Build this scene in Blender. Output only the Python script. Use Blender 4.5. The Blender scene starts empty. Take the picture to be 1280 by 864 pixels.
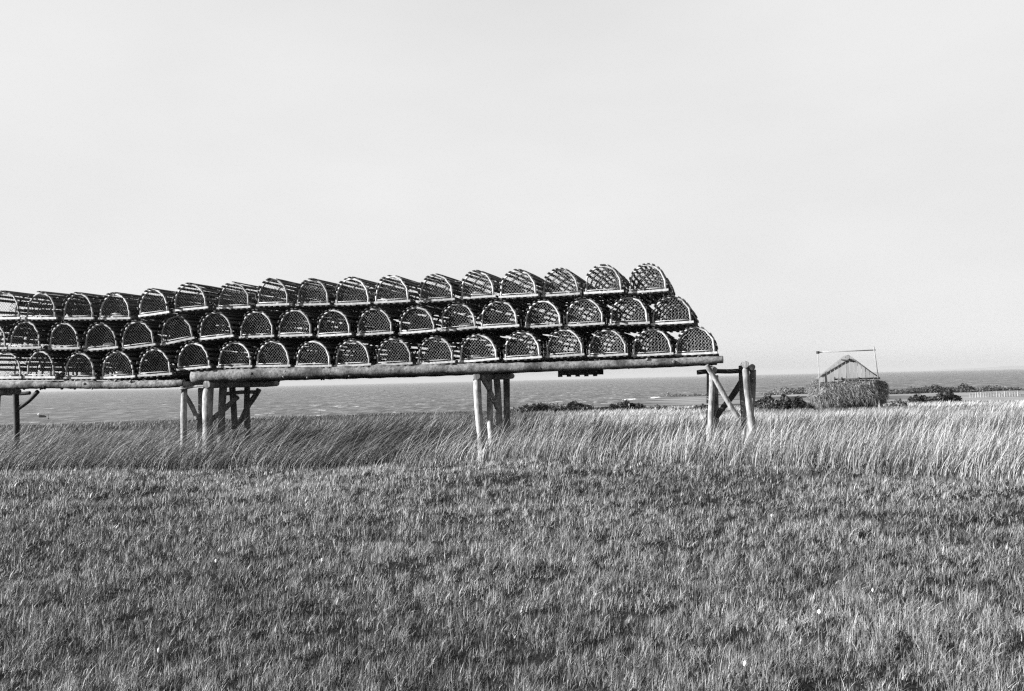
import bpy, math, random
import numpy as np
from mathutils import Vector, Matrix

random.seed(7)
rng = np.random.default_rng(11)
scene = bpy.context.scene
COL = scene.collection
R = math.radians

# ------------------------------------------------------------------ camera
EYE = 1.55
FPX = 1199.0                       # focal length in pixels of a 1280-wide frame
PITCH = math.atan(43.0 / FPX)
ROLL = R(1.34)
f_ = Vector((0, math.cos(PITCH), math.sin(PITCH)))
u0 = Vector((0, -math.sin(PITCH), math.cos(PITCH)))
r0 = Vector((1, 0, 0))
r_ = r0 * math.cos(ROLL) - u0 * math.sin(ROLL)
u_ = r0 * math.sin(ROLL) + u0 * math.cos(ROLL)
cam_data = bpy.data.cameras.new('camera')
cam_data.sensor_width = 36.0
cam_data.lens = 36.0 * FPX / 1280.0
cam_data.clip_start = 0.05
cam_data.clip_end = 120000.0
cam = bpy.data.objects.new('camera', cam_data)
COL.objects.link(cam)
mw = Matrix.Identity(4)
for i in range(3):
    mw[i][0] = r_[i]; mw[i][1] = u_[i]; mw[i][2] = -f_[i]
mw[0][3], mw[1][3], mw[2][3] = 0.0, 0.0, EYE
cam.matrix_world = mw
scene.camera = cam

# ------------------------------------------------------------------ sky, sun, exposure
SUN_EL = R(18.0)
SUN_AZ = R(79.0)                   # measured from "towards the camera" round to the left
to_sun = Vector((-math.sin(SUN_AZ) * math.cos(SUN_EL), -math.cos(SUN_AZ) * math.cos(SUN_EL), math.sin(SUN_EL)))
world = bpy.data.worlds.new('World')
scene.world = world
world.use_nodes = True
wn = world.node_tree.nodes; wl = world.node_tree.links
wn.clear()
sky = wn.new('ShaderNodeTexSky')
sky.sky_type = 'NISHITA'
sky.sun_disc = False
sky.sun_elevation = SUN_EL
sky.sun_rotation = math.atan2(to_sun.x, to_sun.y)
sky.altitude = 0
sky.air_density = 1.0
sky.dust_density = 0.6
sky.ozone_density = 1.0
sep = wn.new('ShaderNodeSeparateColor')          # blue-sensitive black and white film
wl.new(sky.outputs[0], sep.inputs[0])
bg = wn.new('ShaderNodeBackground')
bg.inputs['Strength'].default_value = 0.068
shoulder = wn.new('ShaderNodeMath'); shoulder.operation = 'SMOOTH_MIN'   # the film's shoulder: the sky is burnt out to one even pale grey
shoulder.inputs[1].default_value = 3.05; shoulder.inputs[2].default_value = 0.9
wl.new(sep.outputs['Blue'], shoulder.inputs[0])
wtc = wn.new('ShaderNodeTexCoord'); wmp = wn.new('ShaderNodeMapping'); wmp.inputs['Scale'].default_value = (2.2, 2.2, 6.0)
wno = wn.new('ShaderNodeTexNoise'); wno.inputs['Scale'].default_value = 1.3; wno.inputs['Detail'].default_value = 5
wmr = wn.new('ShaderNodeMapRange'); wmr.inputs['From Min'].default_value = 0.3; wmr.inputs['From Max'].default_value = 0.7
wmr.inputs['To Min'].default_value = 0.965; wmr.inputs['To Max'].default_value = 1.05      # thin veil of cloud
wml = wn.new('ShaderNodeMath'); wml.operation = 'MULTIPLY'
wl.new(wtc.outputs['Generated'], wmp.inputs['Vector']); wl.new(wmp.outputs[0], wno.inputs['Vector']); wl.new(wno.outputs['Fac'], wmr.inputs['Value'])
wl.new(shoulder.outputs[0], wml.inputs[0]); wl.new(wmr.outputs[0], wml.inputs[1])
wl.new(wml.outputs[0], bg.inputs['Color'])
wo = wn.new('ShaderNodeOutputWorld')
wl.new(bg.outputs[0], wo.inputs['Surface'])

sun_data = bpy.data.lights.new('sun', 'SUN')
sun_data.energy = 5.0
sun_data.angle = R(0.53)
sun_data.color = (1, 1, 1)
sun = bpy.data.objects.new('sun', sun_data)
COL.objects.link(sun)
sun.rotation_euler = (-to_sun).to_track_quat('-Z', 'Y').to_euler()

scene.view_settings.view_transform = 'Standard'
scene.view_settings.look = 'None'
scene.view_settings.gamma = 1.0
scene.view_settings.use_curve_mapping = False
scene.view_settings.exposure = 2.0
scene.cycles.use_denoising = False          # keep the fine grain of a small film negative
scene.cycles.pixel_filter_type = 'BLACKMAN_HARRIS'
scene.cycles.filter_width = 1.3

# ------------------------------------------------------------------ helpers
def ray(px, py):
    return f_ + r_ * ((px - 640.0) / FPX) - u_ * ((py - 432.0) / FPX)
def at_depth(px, py, Y):
    d = ray(px, py)
    return Vector((0, 0, EYE)) + d * (Y / d.y)

def noise2(x, y, seed=0):
    """smooth value noise in 0..1 on numpy arrays"""
    x = np.asarray(x, float); y = np.asarray(y, float)
    xi = np.floor(x).astype(np.int64); yi = np.floor(y).astype(np.int64)
    xf = x - xi; yf = y - yi
    xf = xf * xf * (3 - 2 * xf); yf = yf * yf * (3 - 2 * yf)
    def h(a, b):
        n = (a * 374761393 + b * 668265263 + seed * 974634777) & 0xFFFFFFFF
        n = ((n ^ (n >> 13)) * 1274126177) & 0xFFFFFFFF
        return ((n ^ (n >> 16)) & 0xFFFF) / 65535.0
    a = h(xi, yi); b = h(xi + 1, yi); c = h(xi, yi + 1); d = h(xi + 1, yi + 1)
    return (a * (1 - xf) + b * xf) * (1 - yf) + (c * (1 - xf) + d * xf) * yf
def fbm(x, y, seed=0, octv=3):
    t = 0; amp = 1; s = 0
    for k in range(octv):
        t = t + amp * noise2(x * 2 ** k + 17.3 * k, y * 2 ** k - 9.1 * k, seed + k); s += amp; amp *= 0.5
    return t / s
def sstep(a, b, x):
    t = np.clip((x - a) / (b - a), 0, 1)
    return t * t * (3 - 2 * t)

def ground_z(X, Y):
    X = np.asarray(X, float); Y = np.asarray(Y, float)
    d = np.hypot(X, Y)
    yy = np.clip(Y, 0, None)
    rel = np.interp(yy, [0, 3, 8, 13, 15, 18, 30, 63, 100, 250, 960, 1100, 3000],
                    [-1.56, -1.55, -1.36, -1.15, -1.16, -1.25, -1.72, -2.62, -3.5, -6.4, -20.0, -24, -40])
    # edge of the land: near the bluff on the left, far out on the right
    t = np.where(Y > 1, X / np.maximum(Y, 1), np.where(X > 0, 2.0, -2.0))
    E = np.interp(t, [-3, -0.6, -0.05, 0.06, 0.10, 0.17, 0.3, 3], [100, 104, 112, 150, 260, 760, 1000, 1000])
    E = np.where(Y < -20, 1e5, E)
    drop = sstep(0, 1, (d - E) / 45.0)
    rel = rel * (1 - drop) + np.minimum(rel, -24.0) * drop
    # relief
    near = 1 - sstep(40, 90, d)
    amp = np.clip(d / 12, 0.5, 1)
    rel = rel + near * (0.16 * (fbm(X * 0.33, Y * 0.55, 3, 2) - 0.5) + 0.13 * (fbm(X * 1.1, Y * 1.9, 9, 2) - 0.5)) * amp
    far = sstep(60, 140, d) * (1 - drop)
    rel = rel + far * 1.3 * (fbm(X * 0.03, Y * 0.012, 21, 3) - 0.5)
    return EYE + rel
def gz(x, y):
    return float(ground_z(np.array([x]), np.array([y]))[0])

def mat(name, build):
    m = bpy.data.materials.new(name); m.use_nodes = True
    nt = m.node_tree
    b = nt.nodes['Principled BSDF']
    build(nt, b)
    return m
def nd(nt, t, **kw):
    n = nt.nodes.new(t)
    for k, v in kw.items(): setattr(n, k, v)
    return n
def grey(v): return (v, v, v, 1)
def ramp(nt, src, stops):
    r = nd(nt, 'ShaderNodeValToRGB')
    els = r.color_ramp.elements
    while len(els) < len(stops): els.new(0.5)
    for e, (p, v) in zip(els, stops): e.position = p; e.color = grey(v)
    nt.links.new(src, r.inputs[0])
    return r.outputs[0]
def mixmul(nt, a, b):
    m = nd(nt, 'ShaderNodeMix', data_type='RGBA', blend_type='MULTIPLY')
    m.inputs[0].default_value = 1.0
    nt.links.new(a, m.inputs[6]); nt.links.new(b, m.inputs[7])
    return m.outputs[2]

def wood(name, lo, hi, scale=9.0, stretch=(1, 1, 1), rough=0.85, bump=0.35, spots=0.0, vary=(0.62, 1.15)):
    def b(nt, p):
        tc = nd(nt, 'ShaderNodeTexCoord'); mp = nd(nt, 'ShaderNodeMapping')
        mp.inputs['Scale'].default_value = stretch
        oi = nd(nt, 'ShaderNodeObjectInfo')
        va = nd(nt, 'ShaderNodeVectorMath', operation='ADD')
        nt.links.new(tc.outputs['Object'], va.inputs[0])
        cx = nd(nt, 'ShaderNodeVectorMath', operation='SCALE'); cx.inputs[0].default_value = (31, 17, 23)
        nt.links.new(oi.outputs['Random'], cx.inputs['Scale'])
        nt.links.new(cx.outputs[0], va.inputs[1])
        nt.links.new(va.outputs[0], mp.inputs['Vector'])
        n = nd(nt, 'ShaderNodeTexNoise'); n.inputs['Scale'].default_value = scale; n.inputs['Detail'].default_value = 6; n.inputs['Roughness'].default_value = 0.65
        nt.links.new(mp.outputs[0], n.inputs['Vector'])
        c = ramp(nt, n.outputs['Fac'], [(0.3, lo), (0.72, hi)])
        v = ramp(nt, oi.outputs['Random'], [(0, vary[0]), (1, vary[1])])
        c = mixmul(nt, c, v)
        if spots:
            n2 = nd(nt, 'ShaderNodeTexNoise'); n2.inputs['Scale'].default_value = 3.3; n2.inputs['Detail'].default_value = 5
            nt.links.new(va.outputs[0], n2.inputs['Vector'])
            c = mixmul(nt, c, ramp(nt, n2.outputs['Fac'], [(0.36, spots), (0.5, 1.0)]))
        nt.links.new(c, p.inputs['Base Color'])
        p.inputs['Roughness'].default_value = rough
        p.inputs['Specular IOR Level'].default_value = 0.25
        bp = nd(nt, 'ShaderNodeBump'); bp.inputs['Strength'].default_value = bump; bp.inputs['Distance'].default_value = 0.01
        nt.links.new(n.outputs['Fac'], bp.inputs['Height']); nt.links.new(bp.outputs[0], p.inputs['Normal'])
    return mat(name, b)

M = {}
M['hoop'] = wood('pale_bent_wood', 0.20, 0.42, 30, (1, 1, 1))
M['lath'] = wood('weathered_lath', 0.02, 0.085, 26, (1, 0.12, 1))
M['log'] = wood('peeled_log', 0.06, 0.29, 22, (1, 1, 1), spots=0.3, bump=1.0)
M['post'] = wood('weathered_post', 0.09, 0.34, 24, (1, 1, 0.3), spots=0.4, bump=1.0)
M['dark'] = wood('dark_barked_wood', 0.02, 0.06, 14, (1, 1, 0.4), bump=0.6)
M['board'] = wood('silvered_board', 0.14, 0.21, 3, (6, 6, 0.4), bump=0.2, vary=(0.86, 1.06))
M['shingle'] = wood('grey_shingle', 0.07, 0.13, 8)
M['pole'] = wood('thin_pole', 0.12, 0.2, 5)
M['stone'] = wood('ballast_stone', 0.06, 0.2, 20)
M['twine'] = wood('net_twine', 0.16, 0.3, 40)
M['shaded_hoop'] = wood('shaded_bent_wood', 0.05, 0.13, 30)  # hoop wood darkened: the shade inside the traps is put into its colour
M['shaded_twine'] = wood('shaded_net_twine', 0.03, 0.09, 40)  # net twine darkened in colour to carry the gloom of the trap interiors
M['paint'] = wood('white_paint', 0.65, 0.8, 3)
M['tar'] = wood('dark_hull', 0.02, 0.05, 3)

def blade_mat(name, mul=1.0, trans=0.3, rough=0.55):
    m = bpy.data.materials.new(name); m.use_nodes = True
    nt = m.node_tree; p = nt.nodes['Principled BSDF']
    a = nd(nt, 'ShaderNodeAttribute', attribute_name='tone')
    s = nd(nt, 'ShaderNodeMath', operation='MULTIPLY'); s.inputs[1].default_value = mul
    nt.links.new(a.outputs['Fac'], s.inputs[0])
    cc = nd(nt, 'ShaderNodeCombineColor')
    for k in range(3): nt.links.new(s.outputs[0], cc.inputs[k])
    nt.links.new(cc.outputs[0], p.inputs['Base Color'])
    p.inputs['Roughness'].default_value = rough
    p.inputs['Specular IOR Level'].default_value = 0.3
    tr = nd(nt, 'ShaderNodeBsdfTranslucent')
    nt.links.new(cc.outputs[0], tr.inputs['Color'])
    mx = nd(nt, 'ShaderNodeMixShader'); mx.inputs[0].default_value = trans
    nt.links.new(p.outputs[0], mx.inputs[1]); nt.links.new(tr.outputs[0], mx.inputs[2])
    nt.links.new(mx.outputs[0], nt.nodes['Material Output'].inputs['Surface'])
    return m
M['grass'] = blade_mat('short_grass', trans=0.2)
M['straw'] = blade_mat('tall_grass')
M['leaf'] = blade_mat('shrub_leaf', trans=0.15)
M['hay'] = blade_mat('hay_straw', trans=0.15, rough=0.8)

def m_ground(nt, p):
    tc = nd(nt, 'ShaderNodeTexCoord')
    n = nd(nt, 'ShaderNodeTexNoise'); n.inputs['Scale'].default_value = 26; n.inputs['Detail'].default_value = 8
    nt.links.new(tc.outputs['Object'], n.inputs['Vector'])
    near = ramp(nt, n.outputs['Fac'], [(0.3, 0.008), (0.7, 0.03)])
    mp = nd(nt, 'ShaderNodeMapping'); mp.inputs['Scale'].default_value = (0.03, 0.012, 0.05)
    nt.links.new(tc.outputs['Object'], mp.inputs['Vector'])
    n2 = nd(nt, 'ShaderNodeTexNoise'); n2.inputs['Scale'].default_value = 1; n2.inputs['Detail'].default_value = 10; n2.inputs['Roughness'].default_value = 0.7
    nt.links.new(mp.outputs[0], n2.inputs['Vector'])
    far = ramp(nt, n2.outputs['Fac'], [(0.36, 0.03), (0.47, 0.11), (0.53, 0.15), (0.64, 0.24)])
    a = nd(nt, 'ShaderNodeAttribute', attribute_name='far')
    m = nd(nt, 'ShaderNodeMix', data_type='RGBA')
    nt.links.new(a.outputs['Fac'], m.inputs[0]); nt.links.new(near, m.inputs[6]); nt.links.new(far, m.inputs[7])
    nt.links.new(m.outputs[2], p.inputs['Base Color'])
    p.inputs['Roughness'].default_value = 1.0; p.inputs['Specular IOR Level'].default_value = 0.0
M['ground'] = mat('turf_soil', m_ground)

def m_sea(nt, p):
    tc = nd(nt, 'ShaderNodeTexCoord')
    def nz(sx, sy, det, rgh=0.6):
        mp = nd(nt, 'ShaderNodeMapping'); mp.inputs['Scale'].default_value = (sx, sy, 1)
        nt.links.new(tc.outputs['Object'], mp.inputs['Vector'])
        n = nd(nt, 'ShaderNodeTexNoise'); n.inputs['Scale'].default_value = 1; n.inputs['Detail'].default_value = det; n.inputs['Roughness'].default_value = rgh
        nt.links.new(mp.outputs[0], n.inputs['Vector'])
        return n.outputs['Fac']
    swell = nz(0.13, 0.03, 5, 0.7)
    body = ramp(nt, swell, [(0.34, 0.012), (0.5, 0.06), (0.66, 0.16)])
    caps = ramp(nt, nz(0.085, 0.02, 3, 0.7), [(0.63, 0.0), (0.70, 1.0)])
    m = nd(nt, 'ShaderNodeMix', data_type='RGBA')
    nt.links.new(caps, m.inputs[0]); nt.links.new(body, m.inputs[6]); m.inputs[7].default_value = grey(0.4)
    nt.links.new(m.outputs[2], p.inputs['Base Color'])
    p.inputs['Roughness'].default_value = 0.55
    p.inputs['Specular IOR Level'].default_value = 0.22
    bp = nd(nt, 'ShaderNodeBump'); bp.inputs['Strength'].default_value = 0.9; bp.inputs['Distance'].default_value = 0.9
    nt.links.new(swell, bp.inputs['Height']); nt.links.new(bp.outputs[0], p.inputs['Normal'])
M['sea'] = mat('sea_water', m_sea)
M['land'] = mat('far_land', lambda nt, p: (setattr(p.inputs['Base Color'], 'default_value', grey(0.12)), setattr(p.inputs['Roughness'], 'default_value', 1.0)))
M['foam'] = mat('foam', lambda nt, p: (setattr(p.inputs['Base Color'], 'default_value', grey(0.75)), setattr(p.inputs['Roughness'], 'default_value', 0.9)))

class MB:
    """collects vertices and faces for ONE mesh"""
    def __init__(self): self.v = []; self.f = []
    def add(self, vs, fs):
        o = len(self.v); self.v += [tuple(p) for p in vs]; self.f += [tuple(i + o for i in q) for q in fs]
    def box(self, c, hx, hy, hz, ax=None):
        ax = ax or (Vector((1, 0, 0)), Vector((0, 1, 0)), Vector((0, 0, 1)))
        c = Vector(c); vs = []
        for sx in (-1, 1):
            for sy in (-1, 1):
                for sz in (-1, 1):
                    vs.append(c + ax[0] * (sx * hx) + ax[1] * (sy * hy) + ax[2] * (sz * hz))
        self.add(vs, [(0, 1, 3, 2), (4, 6, 7, 5), (0, 4, 5, 1), (2, 3, 7, 6), (0, 2, 6, 4), (1, 5, 7, 3)])
    def tube(self, pts, rad, n=8, cap=True, jit=0.0):
        pts = [Vector(p) for p in pts]
        if not hasattr(rad, '__len__'): rad = [rad] * len(pts)
        rings = []
        t0 = (pts[1] - pts[0]).normalized()
        up = Vector((0, 0, 1)) if abs(t0.z) < 0.9 else Vector((1, 0, 0))
        side = t0.cross(up).normalized()
        for i, p in enumerate(pts):
            t = (pts[min(i + 1, len(pts) - 1)] - pts[max(i - 1, 0)]).normalized()
            side = (side - t * side.dot(t)).normalized(); b = t.cross(side)
            rings.append([p + (side * math.cos(2 * math.pi * k / n) + b * math.sin(2 * math.pi * k / n)) * rad[i] * (1 + random.uniform(-jit, jit)) for k in range(n)])
        vs = [q for r in rings for q in r]; fs = []
        for i in range(len(pts) - 1):
            for k in range(n):
                fs.append((i * n + k, i * n + (k + 1) % n, (i + 1) * n + (k + 1) % n, (i + 1) * n + k))
        if cap:
            fs.append(tuple(range(n - 1, -1, -1))); o = (len(pts) - 1) * n; fs.append(tuple(o + k for k in range(n)))
        self.add(vs, fs)
    def mesh(self, name, m, smooth=False):
        me = bpy.data.meshes.new(name); me.from_pydata(self.v, [], self.f); me.update()
        if m: me.materials.append(m)
        if smooth: me.shade_smooth()
        return me
def link(name, me, parent=None, loc=None, mtx=None):
    o = bpy.data.objects.new(name, me); COL.objects.link(o)
    if parent: o.parent = parent
    if mtx is not None: o.matrix_basis = mtx
    elif loc is not None: o.location = loc
    return o
def tag(o, label=None, cat=None, group=None, kind=None):
    if label: o['label'] = label
    if cat: o['category'] = cat
    if group: o['group'] = group
    if kind: o['kind'] = kind
    return o
def np_mesh(name, V, quads, tris, m, tone=None, smooth=False):
    """fast mesh from numpy arrays; quads (n,4), tris (m,3)"""
    me = bpy.data.meshes.new(name)
    V = np.asarray(V, np.float32)
    me.vertices.add(len(V)); me.vertices.foreach_set('co', V.ravel())
    nq = 0 if quads is None else len(quads); nt_ = 0 if tris is None else len(tris)
    loops = np.concatenate([a.ravel() for a in (quads, tris) if a is not None]).astype(np.int32)
    me.loops.add(len(loops)); me.loops.foreach_set('vertex_index', loops)
    starts = np.concatenate([np.arange(nq) * 4, nq * 4 + np.arange(nt_) * 3]).astype(np.int32)
    me.polygons.add(nq + nt_); me.polygons.foreach_set('loop_start', starts)
    me.update(calc_edges=True)
    if tone is not None:
        a = me.attributes.new('tone', 'FLOAT', 'POINT'); a.data.foreach_set('value', np.asarray(tone, np.float32))
    me.materials.append(m)
    if smooth: me.shade_smooth()
    return me

# ------------------------------------------------------------------ ground, sea, far land
def build_ground():
    az = np.concatenate([np.linspace(-50, 50, 251), np.linspace(50, 310, 66)[1:-1]])
    az = np.radians(az)
    rad = [0.4]
    while rad[-1] < 1500: rad.append(rad[-1] * 1.021 + 0.004)
    rad = np.array(rad)
    A, D = np.meshgrid(az, rad)
    X = D * np.sin(A); Y = D * np.cos(A)
    Z = ground_z(X, Y)
    n, k = len(rad), len(az)
    V = np.stack([X, Y, Z], -1).reshape(-1, 3)
    V = np.vstack([V, [[0, 0, gz(0, 0)]]])
    i = np.arange(n - 1)[:, None]; j = np.arange(k)[None, :]; j2 = (j + 1) % k
    q = np.stack([i * k + j, i * k + j2 + 0 * i, (i + 1) * k + j2, (i + 1) * k + j], -1).reshape(-1, 4)
    q = q[:, ::-1]
    c = n * k
    t = np.stack([np.full(k, c), (np.arange(k) + 1) % k, np.arange(k)], -1)
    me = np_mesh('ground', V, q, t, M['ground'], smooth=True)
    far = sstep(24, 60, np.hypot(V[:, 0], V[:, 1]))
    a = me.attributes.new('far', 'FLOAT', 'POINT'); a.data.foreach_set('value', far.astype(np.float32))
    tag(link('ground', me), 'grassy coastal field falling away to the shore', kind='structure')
build_ground()
SEA_Z = EYE - 20.0
def build_sea():
    rad = np.array([40, 80, 150, 300, 600, 1200, 2500, 5000, 10000, 20000, 45000.0]); k = 96
    an = np.linspace(0, 2 * np.pi, k, endpoint=False)
    V = np.array([[r * math.sin(a), r * math.cos(a), SEA_Z] for r in rad for a in an])
    n = len(rad)
    q = np.array([[(i + 1) * k + j, (i + 1) * k + (j + 1) % k, i * k + (j + 1) % k, i * k + j] for i in range(n - 1) for j in range(k)])
    tag(link('sea', np_mesh('sea', V, q, None, M['sea'])), 'choppy grey sea reaching to the horizon', kind='structure')
build_sea()
def build_headland():
    mb = MB(); D = 22000.0; n = 60
    vs = []; fs = []
    for i in range(n + 1):
        t = i / n; px = 1140 + 260 * t
        p = at_depth(px, 458, D)
        h = 75 * min(1, t * 2.2) * (0.7 + 0.5 * float(fbm(np.array([t * 6]), np.array([1.0]), 5)[0]))
        vs += [(p.x, D - 500, SEA_Z - 1), (p.x, D, SEA_Z + h), (p.x, D + 1200, SEA_Z - 1)]
    for i in range(n):
        a = i * 3
        fs += [(a, a + 3, a + 4, a + 1), (a + 1, a + 4, a + 5, a + 2)]
    mb.add(vs, fs)
    tag(link('headland_hill', mb.mesh('headland_hill', M['land'], True)), 'faint low headland on the horizon beyond the sea', kind='structure')
build_headland()

# ------------------------------------------------------------------ the rack plane
PR = at_depth(900, 469, 13.6); PL = at_depth(28, 489, 15.05)
rd = Vector((PR.x - PL.x, PR.y - PL.y, 0)).normalized()       # along the rack, towards its right end
rn = Vector((rd.y, -rd.x, 0)) * -1                            # away from the camera
if rn.y < 0: rn = -rn
EYEV = Vector((0, 0, EYE))
def on_rack(px, py, off=0.0):
    d = ray(px, py)
    p0 = Vector((PR.x, PR.y, 0)) + rn * off
    t = (p0 - EYEV).dot(rn) / d.dot(rn)
    return EYEV + d * t
TRAP_YAW = math.atan2(280, 1199)                               # trap axis points away and to the right
taxis = Vector((math.sin(TRAP_YAW), math.cos(TRAP_YAW), 0))

# ------------------------------------------------------------------ lobster traps
TW, TL, TH = 0.60, 1.06, 0.41
HA, HZ0, HB = 0.262, 0.115, 0.272           # hoop half width, spring height, rise
def hoop_pt(a, grow=0.0):
    """a from 0 (right foot) to pi (left foot)"""
    return ((HA + grow) * math.cos(a), HZ0 + (HB + grow) * math.sin(a))
def hoop_mesh(seed, m='hoop'):
    random.seed(seed)
    pts = [(HA + 0.002, 0, 0.03)]
    for i in range(17):
        x, z = hoop_pt(math.pi * i / 16); pts.append((x + random.uniform(-.007, .007), random.uniform(-.006, .006), z + random.uniform(-.006, .006)))
    pts.append((-HA - 0.002, 0, 0.03))
    mb = MB(); mb.tube(pts, [0.0145 + random.uniform(-.002, .0025) for _ in pts], 7)
    return mb.mesh('hoop', M[m], True)
def bevel_bar(hx, hy, hz, m, name, seed=0):
    """a split, slightly uneven bar (five stations) along y"""
    random.seed(seed); mb = MB(); vs = []; fs = []
    st = [-1, -0.5, 0, 0.5, 1]
    for s in st:
        jx, jz = random.uniform(-.003, .003), random.uniform(-.0015, .0015); w = random.uniform(.88, 1.08)
        for (sx, sz) in ((-1, -1), (1, -1), (1, 1), (-1, 1)):
            vs.append((sx * hx * w + jx, s * hy, sz * hz + jz))
    for i in range(4):
        for k in range(4): fs.append((i * 4 + k, i * 4 + (k + 1) % 4, i * 4 + 4 + (k + 1) % 4, i * 4 + 4 + k))
    fs.append((3, 2, 1, 0)); fs.append((16, 17, 18, 19))
    mb.add(vs, fs)
    return mb.mesh(name, m)
HOOPS = [hoop_mesh(s) for s in range(6)]
SHADEDHOOPS = [hoop_mesh(s + 20, 'shaded_hoop') for s in range(4)]
LATHS = [bevel_bar(0.019, TL / 2 + 0.028, 0.006, M['lath'], 'lath', s) for s in range(5)]
FLOORL = [bevel_bar(0.019, TL / 2 + 0.014, 0.008, M['lath'], 'floor_lath', s + 9) for s in range(3)]
FRONTL = None
def sill_mesh(seed, m='hoop'):
    random.seed(seed); mb = MB(); vs = []; fs = []
    for i in range(7):
        x = -TW / 2 + TW * i / 6; j = random.uniform(-.002, .002)
        for (y, z) in ((-.017, .018), (.017, .018), (.017, .047), (-.017, .047)): vs.append((x, y + j, z + j))
    for i in range(6):
        for k in range(4): fs.append((i * 4 + k, i * 4 + 4 + k, i * 4 + 4 + (k + 1) % 4, i * 4 + (k + 1) % 4))
    fs.append((0, 1, 2, 3)); fs.append((27, 26, 25, 24)); mb.add(vs, fs)
    return mb.mesh('sill', M[m])
SILLS = [sill_mesh(s) for s in range(3)]
SHADEDSILLS = [sill_mesh(s + 7, 'shaded_hoop') for s in range(2)]
def bar_mesh():
    mb = MB(); mb.tube([(-HA, 0, 0.066), (-.1, 0, .068), (.1, 0, 0.067), (HA, 0, 0.066)], 0.0065, 6); return mb.mesh('crossbar', M['hoop'], True)
BAR = bar_mesh()
def net_segments(a, b, cell, seed):
    """clip diagonal strands to the arch (x,z)"""
    random.seed(seed); segs = []
    def inside(x, z):
        if z < 0.05 or abs(x) > HA: return False
        return z <= HZ0 or (x / HA) ** 2 + ((z - HZ0) / HB) ** 2 <= 1.0
    for sgn in (1, -1):
        c = -0.8
        while c < 0.8:
            run = []
            for k in range(61):
                x = -0.3 + 0.6 * k / 60; z = 0.2 + sgn * (x - c) * 1.05
                if inside(x, z): run.append((x, z))
            if len(run) > 1: segs.append(run)
            c += cell
    return segs
def net_mesh(seed, thick, cell, depth=0.0, sag=0.0, m='twine'):
    mb = MB()
    random.seed(seed)
    ph = [random.uniform(0, 6.28) for _ in range(4)]
    def warp(x, z):
        return (x + .006 * math.sin(z * 23 + ph[0]), depth * (1 - min(1, (x / HA) ** 2 + ((z - .17) / .22) ** 2)) + .004 * math.sin(x * 19 + ph[1]), z + .006 * math.sin(x * 25 + ph[2]) - sag * (1 - (x / HA) ** 2))
    for run in net_segments(0, 0, cell, seed):
        st = max(1, len(run) // 4); pts = run[::st]
        if pts[-1] != run[-1]: pts.append(run[-1])
        mb.tube([warp(*p) for p in pts], thick, 3, cap=False)
    return mb.mesh('netting', M[m])
NETS = [net_mesh(s, 0.0018, 0.045) for s in range(3)]
INNER = [net_mesh(s + 5, 0.003, 0.06, depth=0.22, m='shaded_twine') for s in range(2)]
def stone_mesh(s):
    random.seed(s); mb = MB(); n = 9
    mb.tube([(0, -.07, .03), (0, -.05, .03), (0, .03, .035), (.01, .075, .03)], [.02, .045, .05, .02], n, jit=0.2)
    return mb.mesh('ballast_stone', M['stone'])
STONES = [stone_mesh(s) for s in range(3)]

def coil_mesh(s):
    random.seed(s); mb = MB(); pts = []
    for i in range(64):
        a = i / 64 * 2 * math.pi * 4.2; r = .085 + .02 * math.sin(i * 1.7) + random.uniform(-.008, .008)
        pts.append((r * math.cos(a), r * .8 * math.sin(a), .012 + .045 * i / 64 + random.uniform(-.004, .004)))
    mb.tube(pts, .006, 5); return mb.mesh('rope_coil', M['twine'], True)
COILS = [coil_mesh(s) for s in range(2)]
def float_mesh():
    mb = MB(); mb.tube([(-.09, 0, 0), (-.075, 0, 0), (-.02, 0, 0), (.05, 0, 0), (.085, 0, 0)], [.02, .042, .05, .046, .02], 10)
    return mb.mesh('float', M['paint'], True)
FLOAT = float_mesh()
NLATH = 12
LATH_A = [math.pi * (0.035 + 0.93 * i / (NLATH - 1)) for i in range(NLATH)]
def lath_matrix(a, dy=0.0):
    x, z = hoop_pt(a, 0.0235)
    nx, nz = math.cos(a) / HA, math.sin(a) / HB
    l = math.hypot(nx, nz); nx /= l; nz /= l
    m = Matrix(((nz, 0, nx, x), (0, 1, 0, TL / 2 + dy), (-nx, 0, nz, z), (0, 0, 0, 1)))
    return m
def T(x, y, z): return Matrix.Translation((x, y, z))
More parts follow.
